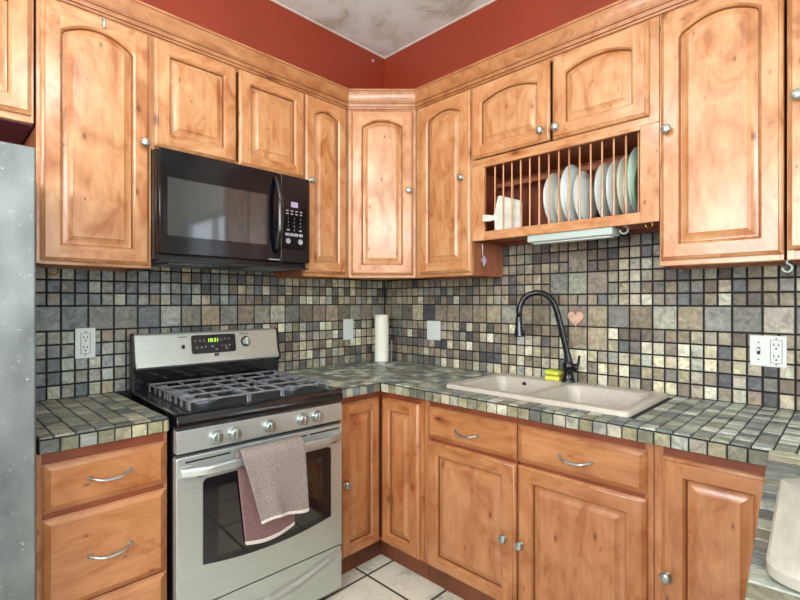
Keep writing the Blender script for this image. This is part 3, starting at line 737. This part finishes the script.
# cooktop: enamel pan with rolled front lip and sunken well
g = G(); g.prism([(-.105, .906), (-.105, .965), (-.655, .963), (-.676, .962), (-.692, .956), (-.701, .944), (-.704, .926), (-.700, .912), (-.690, .906)], 0, W, 'x')
CT = g.build('cooktop', 'black', RG, bevel=.003)
g = G(); g.box(.05, W-.05, -.66, -.135, .9615, .9665); g.build('burner_well', 'blackm', RG)
for bx_, by_, rr in ((.17, -.50, .052), (.17, -.255, .040), (.578, -.50, .046), (.578, -.255, .036), (.374, -.38, .036)):
    g = G(); g.lathe([(rr+.012, .966), (rr+.012, .972), (rr, .976), (rr, .984), (rr-.004, .985), (rr-.004, .990), (rr-.008, .994), (0, .995)], (bx_, by_, 0), 'z', 24, mats=[1, 1, 1, 1, 0, 0, 0, 0])
    g.build('burner', ['blackm', 'nozzle'], RG)
def grate(x0, x1, comb):
    g = G(); zt = .998; yb, yf = -.150, -.650; r = .0046
    def bar(p): g.tube(p, r, 6)
    bar([(x0, yf, zt), (x1, yf, zt), ]); bar([(x0, yb, zt), (x1, yb, zt)]); bar([(x0, yf, zt), (x0, yb, zt)]); bar([(x1, yf, zt), (x1, yb, zt)])
    ym = (yb+yf)/2; bar([(x0, ym, zt), (x1, ym, zt)])
    for x, y in ((x0, yf), (x1, yf), (x0, yb), (x1, yb), (x0, ym), (x1, ym)): bar([(x, y, zt), (x, y, .9668)])
    for cy in ((yf+ym)/2, (yb+ym)/2):
        for k in (0,):
            y = cy + k*.055; q = .082 if abs(k) < 2 else .14; q = q if k else .055
            xm = (x0+x1)/2
            if abs(k) == 2: continue
            bar([(x0, y, zt), (max(x0+.03, xm-q+.055), y, zt)]); bar([(min(x1-.03, xm+q-.055), y, zt), (x1, y, zt)])
        bar([((x0+x1)/2, cy-.118, zt), ((x0+x1)/2, cy-.035, zt)]); bar([((x0+x1)/2, cy+.035, zt), ((x0+x1)/2, cy+.118, zt)])
    if comb:
        for k in range(7):
            y = yf + .02 + k*.066; g.box(comb-.004, comb+.004, y, y+.009, .9668, zt+.004); sg = 1 if comb < .3 else -1; g.box(comb, comb+sg*.05, y, y+.008, zt-.004, zt+.004)
    return g.build('grate', 'iron', RG, sharp=50)
grate(.062, .292, .062); grate(.302, .446, 0); grate(.456, .686, .686)
# back guard
BX0, BX1 = .004, .736
g = G(); g.box(BX0+.006, BX1-.006, -.098, -.050, .955, 1.062); g.build('guard_riser', 'black', RG, bevel=.003)
g = G(); g.prism([(-.052, 1.225), (-.070, 1.227), (-.084, 1.223), (-.090, 1.214), (-.108, 1.108), (-.122, 1.084), (-.124, 1.072), (-.112, 1.062), (-.052, 1.062)], BX0+.008, BX1-.008, 'x')
BG = g.build('back_guard', 'steelh', RG, bevel=.003)
g = G(); q = [(-.050, 1.224), (-.072, 1.230), (-.092, 1.220), (-.113, 1.100), (-.126, 1.078), (-.116, 1.056), (-.100, 1.050), (-.100, .957), (-.050, .957)]
g.prism(q, BX0, BX0+.008, 'x'); g.build('end_cap', 'blackm', BG)
g = G(); g.prism(q, BX1-.008, BX1, 'x'); g.build('end_cap', 'blackm', BG)
tilt = R(-9.6)
def onface(x, z): return (x-RX, -.090 - (1.214-z)*.018/.106, z)
g = G(); g.prism(rrect(-.112, .112, -.046, .046, .012, 5), -.004, .004, 'y'); DP = g.build('clock_panel', 'mwpanel', BG, onface(-1.316, 1.163), (tilt, 0, 0))
g = G(); g.prism(rrect(-.030, .020, .004, .030, .002, 2), -.0048, -.003, 'y'); g.build('display', 'slot', DP)
text_mesh('clock_digits', '10:31', .026, 'led', DP, (-.005, -.0054, .017), (R(90), 0, 0))
g = G()
for x, z, s in ((-.092, .016, .007), (-.070, .016, .007), (-.050, .016, .006), (.036, .016, .007), (.056, .020, .007), (.076, .020, .007), (-.086, -.016, .009), (-.064, -.016, .010), (-.044, -.014, .008), (-.01, -.014, .014), (.040, -.012, .006), (.058, -.014, .007), (.078, -.012, .009), (.062, -.028, .011), (.01, -.03, .012)):
    g.box(x-s/2, x+s/2, -.0046, -.003, z-.002, z+.002); g.box(x-s/3, x+s/3, -.0046, -.003, z+.004, z+.0055)
g.build('panel_print', 'print', DP)
g = G(); g.lathe([(.026, 0), (.026, .004), (.0235, .006)], (0, 0, 0), '-y', 24); kb = g.build('oven_knob', 'slot', BG, onface(-1.148, 1.166), (tilt, 0, 0))
g = G(); g.lathe([(.021, .005), (.020, .022), (.018, .024), (0, .0245)], (0, 0, 0), '-y', 24); g.box(-.0035, .0035, -.031, -.022, -.018, .018); g.build('grip', 'chrome', kb)
g = G(); g.box(-.011, .011, -.003, .002, -.014, .014); lb = g.build('badge', 'slot', BG, onface(-1.306, 1.100), (tilt, 0, 0))
g = G(); g.box(-.006, .005, -.0036, -.002, -.008, -.006); g.box(-.007, .007, -.0036, -.002, .006, .008); g.build('badge_print', 'print', lb)
g = G(); g.box(-.007, .007, -.003, .002, -.009, .009); g.build('vent_mark', 'slot', BG, onface(-1.466, 1.156), (tilt, 0, 0))
g = G(); g.box(-.024, .024, -.0015, .001, -.0015, .0015); g.build('dial_print', 'slot', BG, onface(-1.155, 1.2055), (tilt, 0, 0))
g = G(); g.box(-.022, .022, -.0015, .001, -.0015, .0015); g.build('guard_print', 'slot', BG, onface(-1.466, 1.203), (tilt, 0, 0))

# ------------------------------------------------------------------ towel over the oven handle
g = G(); NU, NV = 22, 44; hw = .744
path = []
for j in range(NV+1):
    v = j/NV
    if v < .48:   # rear
        k = v/.48; path.append((-.7045 - .006*k, .408 + (.776-.408)*k, 'r', k))
    elif v < .58:
        k = (v-.48)/.10; a = math.pi*(1-k); path.append((-.7425 + .032*math.cos(math.pi*k), .776 + .030*math.sin(math.pi*k), 't', k))
    else:
        k = (v-.58)/.42; path.append((-.7745 - .004*k, .776 - (.776-.503)*k, 'f', k))
vs = []
for j, (y, z, s, k) in enumerate(path):
    row = []
    for i in range(NU+1):
        u = i/NU
        if s == 'r': xl, xr = -1.440 - .042*k, -1.216 + .006*k
        elif s == 't': xl, xr = -1.482 - .002*k, -1.210 - .0*k
        else: xl, xr = -1.484 + .078*k**.9, -1.210 + .016*k**.8
        x = xl + (xr-xl)*u + .006
        dy = .004*math.sin(u*9+k*2)*(k if s == 'f' else (1-k) if s == 'r' else .1)
        if s == 'f': dy -= .008*math.exp(-((u-.28-.1*k)/.08)**2)*k; dz = .010*math.sin(u*5.0)*k*k + (.0*u)
        elif s == 'r': dy = abs(dy)*.3; dz = -.022*math.sin(u*3.1)*(1-k)**2 + .010*u*(1-k)
        else: dz = 0
        row.append(g.bm.verts.new((*rturn(x, y + (dy if s != 't' else 0)), z+dz)))
    vs.append(row)
for j in range(NV):
    for i in range(NU):
        f = g.bm.faces.new((vs[j][i], vs[j][i+1], vs[j+1][i+1], vs[j+1][i])); f.smooth = True
        f.material_index = 1 if (j >= NV-1 or j < 1) else (2 if j < 20 else 0)
tw = tag(g.build('hand_towel', ['towel', 'hem', 'towelback'], sharp=0), 'mauve-grey terry towel hanging over the oven door handle', 'towel')
sm = tw.modifiers.new('thick', 'SOLIDIFY'); sm.thickness = .006; sm.offset = 0
ss = tw.modifiers.new('smooth', 'SUBSURF'); ss.levels = 1; ss.render_levels = 1

# ------------------------------------------------------------------ microwave
MX0, MX1, MF = -1.6555, -.914, -.39; MZ0, MZ1 = 1.552, 2.016
MW = thing('microwave', 'black over-the-range microwave mounted above the stove', 'microwave', (MX0, 0, 0)); mw_ = MX1-MX0
g = G(); g.box(0, mw_, -.352, -.012, MZ0, MZ1); g.build('body', 'mwpanel', MW, bevel=.003)
xs = -1.0880-MX0
g = G(); g.prism(rrect(.002, xs-.002, MZ0+.023, MZ1-.002, .008, 3), MF, -.353, 'y'); MD = g.build('door', 'mwblack', MW, bevel=.004)
g = G(); g.prism(rrect(.024, xs-.062, 1.632, 1.915, .006, 3), MF-.0022, MF+.002, 'y'); w1 = g.build('window_frame', 'mwblack', MD)
g = G(); g.prism(rrect(.034, xs-.074, 1.652, 1.895, .004, 3), MF-.0030, MF-.001, 'y'); g.build('window_pane', 'mwglass', w1)
g = G(); pts = []; rad = []
for i in range(15):
    u = i/14; s = math.sin(math.pi*u); pts.append((xs-.030 + .004*s, MF-.004-.042*min(1, s*1.25)**.8, 1.622+(1.988-1.622)*u)); rad.append(.011+.004*s)
g.tube(pts, rad, 10, flat=.7); g.build('door_handle', 'black', MD, sharp=0)
g = G(); g.prism(rrect(xs+.002, mw_-.001, MZ0+.023, MZ1-.002, .006, 3), MF, -.353, 'y'); PN = g.build('control_panel', 'mwpanel', MW, bevel=.004)
g = G(); g.prism(rrect(xs+.012, mw_-.022, 1.640, 1.905, .004, 3), MF-.0012, MF+.002, 'y'); KP = g.build('keypad', 'mwblack', PN)
g = G(); g.box(-1.0285-MX0, -.988-MX0, MF-.0022, MF-.001, 1.855, 1.882); g.build('display', 'lcd', KP)
g = G()
for i in range(4):
    x = -1.052 - MX0 + .027*i + .002
    for z in (1.835, 1.820): g.box(x-.007, x+.007, MF-.0018, MF-.001, z-.003, z+.003)
g.build('key_row', 'print', KP)
for rI, row in enumerate(('123', '456', '789', ' 0 ')):
    for cI, ch in enumerate(row):
        if ch != ' ': text_mesh('key_digit', ch, .014, 'print', KP, (-1.045-MX0+.036*cI, MF-.0016, 1.797-.0195*rI), (R(90), 0, 0), .0003)
g = G()
for x in (-1.045, -.973): g.box(x-MX0-.008, x-MX0+.008, MF-.0018, MF-.001, 1.735, 1.742)
for x in (-1.050, -1.024, -.998, -.970): g.prism([(x-MX0-.0115, 1.708), (x-MX0+.0115, 1.708), (x-MX0+.0115, 1.722), (x-MX0-.0115, 1.722)], MF-.0016, MF-.001, 'y')
g.build('key_blocks', 'print', KP)
g = G()
for x in (-1.045, -.973):
    g.lathe([(.014, 0), (.014, .0006)], (x-MX0, MF-.0012, 1.682), '-y', 14)
g.build('round_keys', 'print', KP)
g = G(); g.box(.005, mw_-.005, -.386, -.03, MZ0-.008, MZ0-.001)
for i in range(2): g.box(.06+.38*i, .28+.38*i, -.33, -.12, MZ0-.013, MZ0-.0085, 1)
g.build('bottom_vent', ['blackm', 'iron'], MW)
g = G(); g.box(xs-.065, xs-.005, MF-.0008, MF+.001, 1.581, 1.586); g.build('brand_strip', 'print', MD)

# ------------------------------------------------------------------ refrigerator
FR = thing('refrigerator', 'tall worn stainless refrigerator at the left edge of the photo', 'refrigerator', (-2.105, 0, 0))
g = G(); g.box(-.91, -.004, -.70, -.03, .03, 1.812); g.box(-.88, -.03, -.66, -.06, 0, .03); g.build('body', 'fridge', FR, bevel=.004)
for a, b, hx in ((-.91, -.458, -.49), (-.452, 0, -.42)):
    g = G(); g.box(a, b, -.752, -.703, .42, 1.820); d = g.build('door', 'fridge', FR, bevel=.006, segs=3)
    g = G(); g.tube([(hx, -.752, .75), (hx, -.795, .77), (hx, -.80, 1.1), (hx, -.795, 1.45), (hx, -.752, 1.47)], .011, 10); g.build('handle', 'chrome', d)
g = G(); g.box(-.91, 0, -.752, -.703, .05, .41); d = g.build('freezer_drawer', 'fridge', FR, bevel=.006, segs=3)
g = G(); g.tube([(-.82, -.752, .34), (-.82, -.80, .34), (-.39, -.80, .34), (-.39, -.752, .34)], .011, 10); g.build('handle', 'chrome', d)

# ------------------------------------------------------------------ outlets and switches
def plate(axis, a, z, w, h, kind, label, name, cat):
    if axis == 'A': T = thing(name, label, cat, (a, .0, z))
    else: T = thing(name, label, cat, (.0, a, z), R(-90))
    g = G(); g.prism(rrect(-w/2, w/2, -h/2, h/2, .004, 3), -.0065, .001, 'y'); p = g.build('cover_plate', 'white', T, bevel=.002)
    def recept(x):
        g = G(); g.prism(rrect(x-.0165, x+.0165, -.043, .043, .004, 3), -.0085, -.006, 'y'); r = g.build('receptacle', 'white', T)
        s = G()
        for zz in (.022, -.022):
            s.box(x-.0085, x-.0055, -.0090, -.008, zz-.001, zz+.010); s.box(x+.0055, x+.0085, -.0090, -.008, zz-.001, zz+.010); s.lathe([(.0035, 0), (.0035, .001)], (x, -.0080, zz-.010), '-y', 8)
        for zz in (.0505, -.0505): s.lathe([(.003, 0), (.003, .001)], (x, -.0062, zz), '-y', 8)
        # outline groove round the receptacle
        for q in ((x-.0185, x-.0170, -.045, .045), (x+.0170, x+.0185, -.045, .045)): s.box(q[0], q[1], -.0070, -.006, q[2], q[3])
        for q in (.0440, -.0455): s.box(x-.0185, x+.0185, -.0070, -.006, q, q+.0015)
        s.build('slots', 'slot', r)
    def toggle(x):
        g = G(); g.box(x-.0055, x+.0055, -.0072, -.006, -.014, .014); t = g.build('toggle_slot', 'slot', T)
        g = G(); g.box(x-.004, x+.004, -.018, -.006, .0, .010); g.build('toggle', 'white', t, bevel=.001)
        s = G()
        for zz in (.034, -.034): s.lathe([(.003, 0), (.003, .0012)], (x, -.0062, zz), '-y', 8)
        s.build('screw', 'slot', T)
    if kind == 'recept': recept(0)
    if kind == 'double': toggle(-.029); recept(.026)
    if kind == 'rocker':
        g = G(); g.prism(rrect(-.0165, .0165, -.034, .034, .003, 3), -.0085, -.006, 'y'); g.build('rocker', 'white', T, bevel=.001)
    if kind == 'blank':
        s = G()
        for zz in (.034, -.034): s.lathe([(.003, 0), (.003, .0012)], (0, -.0062, zz), '-y', 8)
        s.build('screw', 'white', T)
    return T
plate('A', -1.831, 1.192, .076, .134, 'recept', 'white duplex outlet on the tiles between refrigerator and range', 'wall_outlet', 'outlet')
plate('A', -.338, 1.190, .082, .138, 'rocker', 'narrow white switch plate on the tiles left of the paper towels', 'switch_plate', 'switch')
plate('B', -.468, 1.188, .112, .125, 'blank', 'white cover plate on the tiles right of the paper towels', 'switch_plate', 'switch')
plate('B', -2.190, 1.180, .115, .122, 'double', 'white double plate with toggle switch and outlet at far right', 'wall_outlet', 'outlet')

# ------------------------------------------------------------------ paper towels
PT = thing('paper_towel_holder', 'metal paper towel holder standing on the countertop in the corner', 'towel holder', (-.150, -.130, ZTOP))
g = G(); g.lathe([(.068, .0), (.068, .008), (.060, .012)], (0, 0, 0), 'z', 28); g.build('base', 'chrome', PT)
g = G(); g.lathe([(.006, .012), (.006, .330), (.009, .334), (0, .340)], (0, 0, 0), 'z', 12); g.build('post', 'chrome', PT)
g = G(); g.tube([(.045, -.045, .010), (.048, -.048, .06), (.048, -.048, .15), (.036, -.060, .15), (.036, -.060, .06), (.034, -.058, .010)], .0045, 8); g.build('side_arm', 'chrome', PT)
g = G(); g.lathe([(.046, 0), (.048, .002), (.047, .312), (.045, .314), (.020, .314), (.019, .300)], (-.150, -.130, ZTOP+.0125), 'z', 32)
tag(g.build('paper_towel_roll', 'paper'), 'white roll of paper towels on a holder in the countertop corner', 'paper towels')

# ------------------------------------------------------------------ plates in the rack
def dish(y, r, kind, label, x=-.150, tilt=0, mat='dish', deep=.018):
    z0 = zr0 + .0445
    g = G()
    prof = [(0, .002), (r*.55, .002), (r*.62, .004), (r*.97, deep), (r, deep+.002), (r*.985, deep+.005), (r*.66, .010), (r*.60, .007), (0, .007)]
    g.lathe(prof, (0, 0, 0), 'y', 40)
    o = g.build('dinner_plate' if r > .11 else 'side_plate', mat, None, (x, y, z0+r*math.cos(tilt)+.001), (tilt, 0, 0), sharp=60)
    return tag(o, label, 'plate', 'plates standing in the plate rack')
def slot(k): return -.9885-.1345-.0487*k
for y, r, x, mat, lab in (
    (-1.379, .134, -.142, 'dish', 'foremost white plate of the leftmost cluster in the rack'),
    (-1.394, .122, -.142, 'dish', 'second white plate, nested behind the leftmost plate in the rack'),
    (-1.432, .110, -.150, 'dishw', 'grey-white plate at the right end of the rack\'s left cluster'),
    (-1.472, .145, -.150, 'dish', 'largest white plate at the left of the middle stack in the rack'),
    (-1.487, .136, -.142, 'dish', 'second white plate in the rack\'s middle stack'),
    (-1.523, .126, -.142, 'dish', 'third white plate in the rack\'s middle stack'),
    (-1.538, .108, -.142, 'dish', 'smallest white plate at the right of the middle stack'),
    (-1.621, .134, -.142, 'dish', 'single white plate right of the rack\'s middle stack'),
    (-1.670, .134, -.142, 'dish', 'blue-white plate left of the ivory plate in the rack'),
    (-1.718, .140, -.145, 'dishw', 'ivory plate standing left of the green plates'),
    (-1.735, .114, -.142, 'dish', 'small pale plate beside the ivory one'),
    (-1.768, .152, -.156, 'dishgp', 'tall plate with pale green rim, highest in the rack'),
    (-1.783, .124, -.145, 'dishg', 'dark green plate near the right end of the rack'),
    (-1.826, .112, -.150, 'dish', 'last plate against the right side of the rack')):
    dish(y-.020, r, 0, lab, x, 0, mat)
# paddle board leaning in the left of the rack
PB = G(); L = .165
outl = [(-.012, .086), (.028, .082), (.040, .078), (.050, .092), (.060, .150), (.066, .176), (.080, .178), (.178, .146), (.186, .138), (.186, .002), (.058, .002), (.052, .010), (.050, .044), (.044, .056), (.028, .050), (-.010, .050), (-.014, .054), (-.014, .082)]
PB.prism([(a, b) for a, b in outl], -.006, .006, 'y')
pb = PB.build('paddle_board', 'paddle', None, (-.304, -1.0690, zr0+.0445), (0, 0, R(-90+26)), bevel=.002)
tag(pb, 'small pale paddle cutting board with stub handle in the plate rack', 'cutting board')

# ------------------------------------------------------------------ under-rack light, hooks, charm, heart
UL = thing('under_cabinet_light', 'slim white strip light under the plate rack', 'light', (-.245, -1.503, 1.694))
g = G(); g.prism([(-.050, -.0005), (.045, -.0005), (.045, -.026), (.020, -.036), (-.046, -.034), (-.050, -.030)], -.198, .198, 'y'); g.build('housing', 'metalwhite', UL, bevel=.002)
g = G(); g.prism(rrect(-.030, .018, -.183, .183, .006, 4), -.041, -.0355, 'z'); g.build('diffuser', 'white', UL)
def cup_hook(name, loc, rz, mat, label, s=1):
    g = G(); pts = [(0, 0, 0), (0, 0, -.010)]
    for i in range(11): a = R(90 - 27*i); pts.append((.013*math.cos(a), 0, -.023+.013*math.sin(a)))
    g.tube([(x*s, y*s, z*s) for x, y, z in pts], .0028*s, 8); g.lathe([(.006*s, 0), (.006*s, -.003)], (0, 0, 0), 'z', 10)
    return tag(g.build(name, mat, None, loc, (0, 0, rz)), label, 'hook')
cup_hook('cup_hook', (-.235, -1.728, 1.7115), R(-60), 'metalwhite', 'white cup hook at the right end of the strip light', 1.25)
cup_hook('cup_hook', (-.262, -1.835, 1.7115), R(-60), 'brass', 'brass cup hook under the right end of the plate rack')
cup_hook('cup_hook', (-.270, -2.2705, 1.5165), R(-60), 'metalwhite', 'white cup hook below the rightmost wall cabinets', 1.1)
cup_hook('cup_hook', (-1.972, -.16, 1.5270), R(0), 'brass', 'brass hook under the cabinet beside the refrigerator', 1.3)
g = G(); g.lathe([(.004, 0), (.005, .006), (.002, .02)], (0, 0, 0), '-y', 8); g.tube([(0, -.016, 0), (0, -.018, -.012), (0, -.012, -.016)], .003, 6)
tag(g.build('wall_hook', 'white', None, (-.1116, .012, 3.081)), 'tiny white hook high on the red wall near the corner', 'hook')
CH = thing('hanging_charm', 'violet crystal charm hanging on the cabinet side below the plate rack', 'charm', (-.222, -.9885, 1.69))
g = G(); g.tube([(0, -.001, -.006), (0, -.010, -.010), (0, -.010, -.022), (0, -.006, -.028)], .003, 6); g.build('hook', 'white', CH)
g = G(); g.tube([(0, -.010, -.022), (.001, -.009, -.045), (0, -.0095, -.066)], .0018, 6); g.build('cord', 'white', CH)
g = G(); g.lathe([(0, -.064), (.006, -.068), (.0165, -.088), (.013, -.102), (0, -.130)], (0, 0, 0), 'z', 6); g.build('crystal', 'crystal', CH, (0, -.0185, 0), sharp=10)
g = G(); hp = []
for i in range(40):
    t = 2*math.pi*i/40; hp.append((0.0027*16*math.sin(t)**3*.95, .0027*(13*math.cos(t)-5*math.cos(2*t)-2*math.cos(3*t)-math.cos(4*t))))
g.prism(hp, -.010, -.0005, 'y')
tag(g.build('heart_stone', 'heart', None, (0, -1.416, 1.292), (0, 0, R(-90)), bevel=.004), 'pink heart-shaped stone mounted on the tiles behind the faucet', 'ornament')

# ------------------------------------------------------------------ cutting board on the peninsula
CB = thing('cutting_board', 'large off-white plastic cutting board on the peninsula', 'cutting board', (-.975, -2.3175, ZTOP+.0012), math.atan2(.0249, .4787))
g = G(); Lb, Wb = .495, .36
rings = [[(x, y, z) for x, y in rrect(-Lb+i, -i, -Wb+i, -i, .045, 8)] for i, z in ((0.004, 0), (0, .004), (0, .020), (.004, .024), (.050, .024), (.054, .018), (.062, .018), (.066, .023))]
g.loops(rings, 0, True, True, True, True); g.build('slab', 'board', CB, sharp=40)
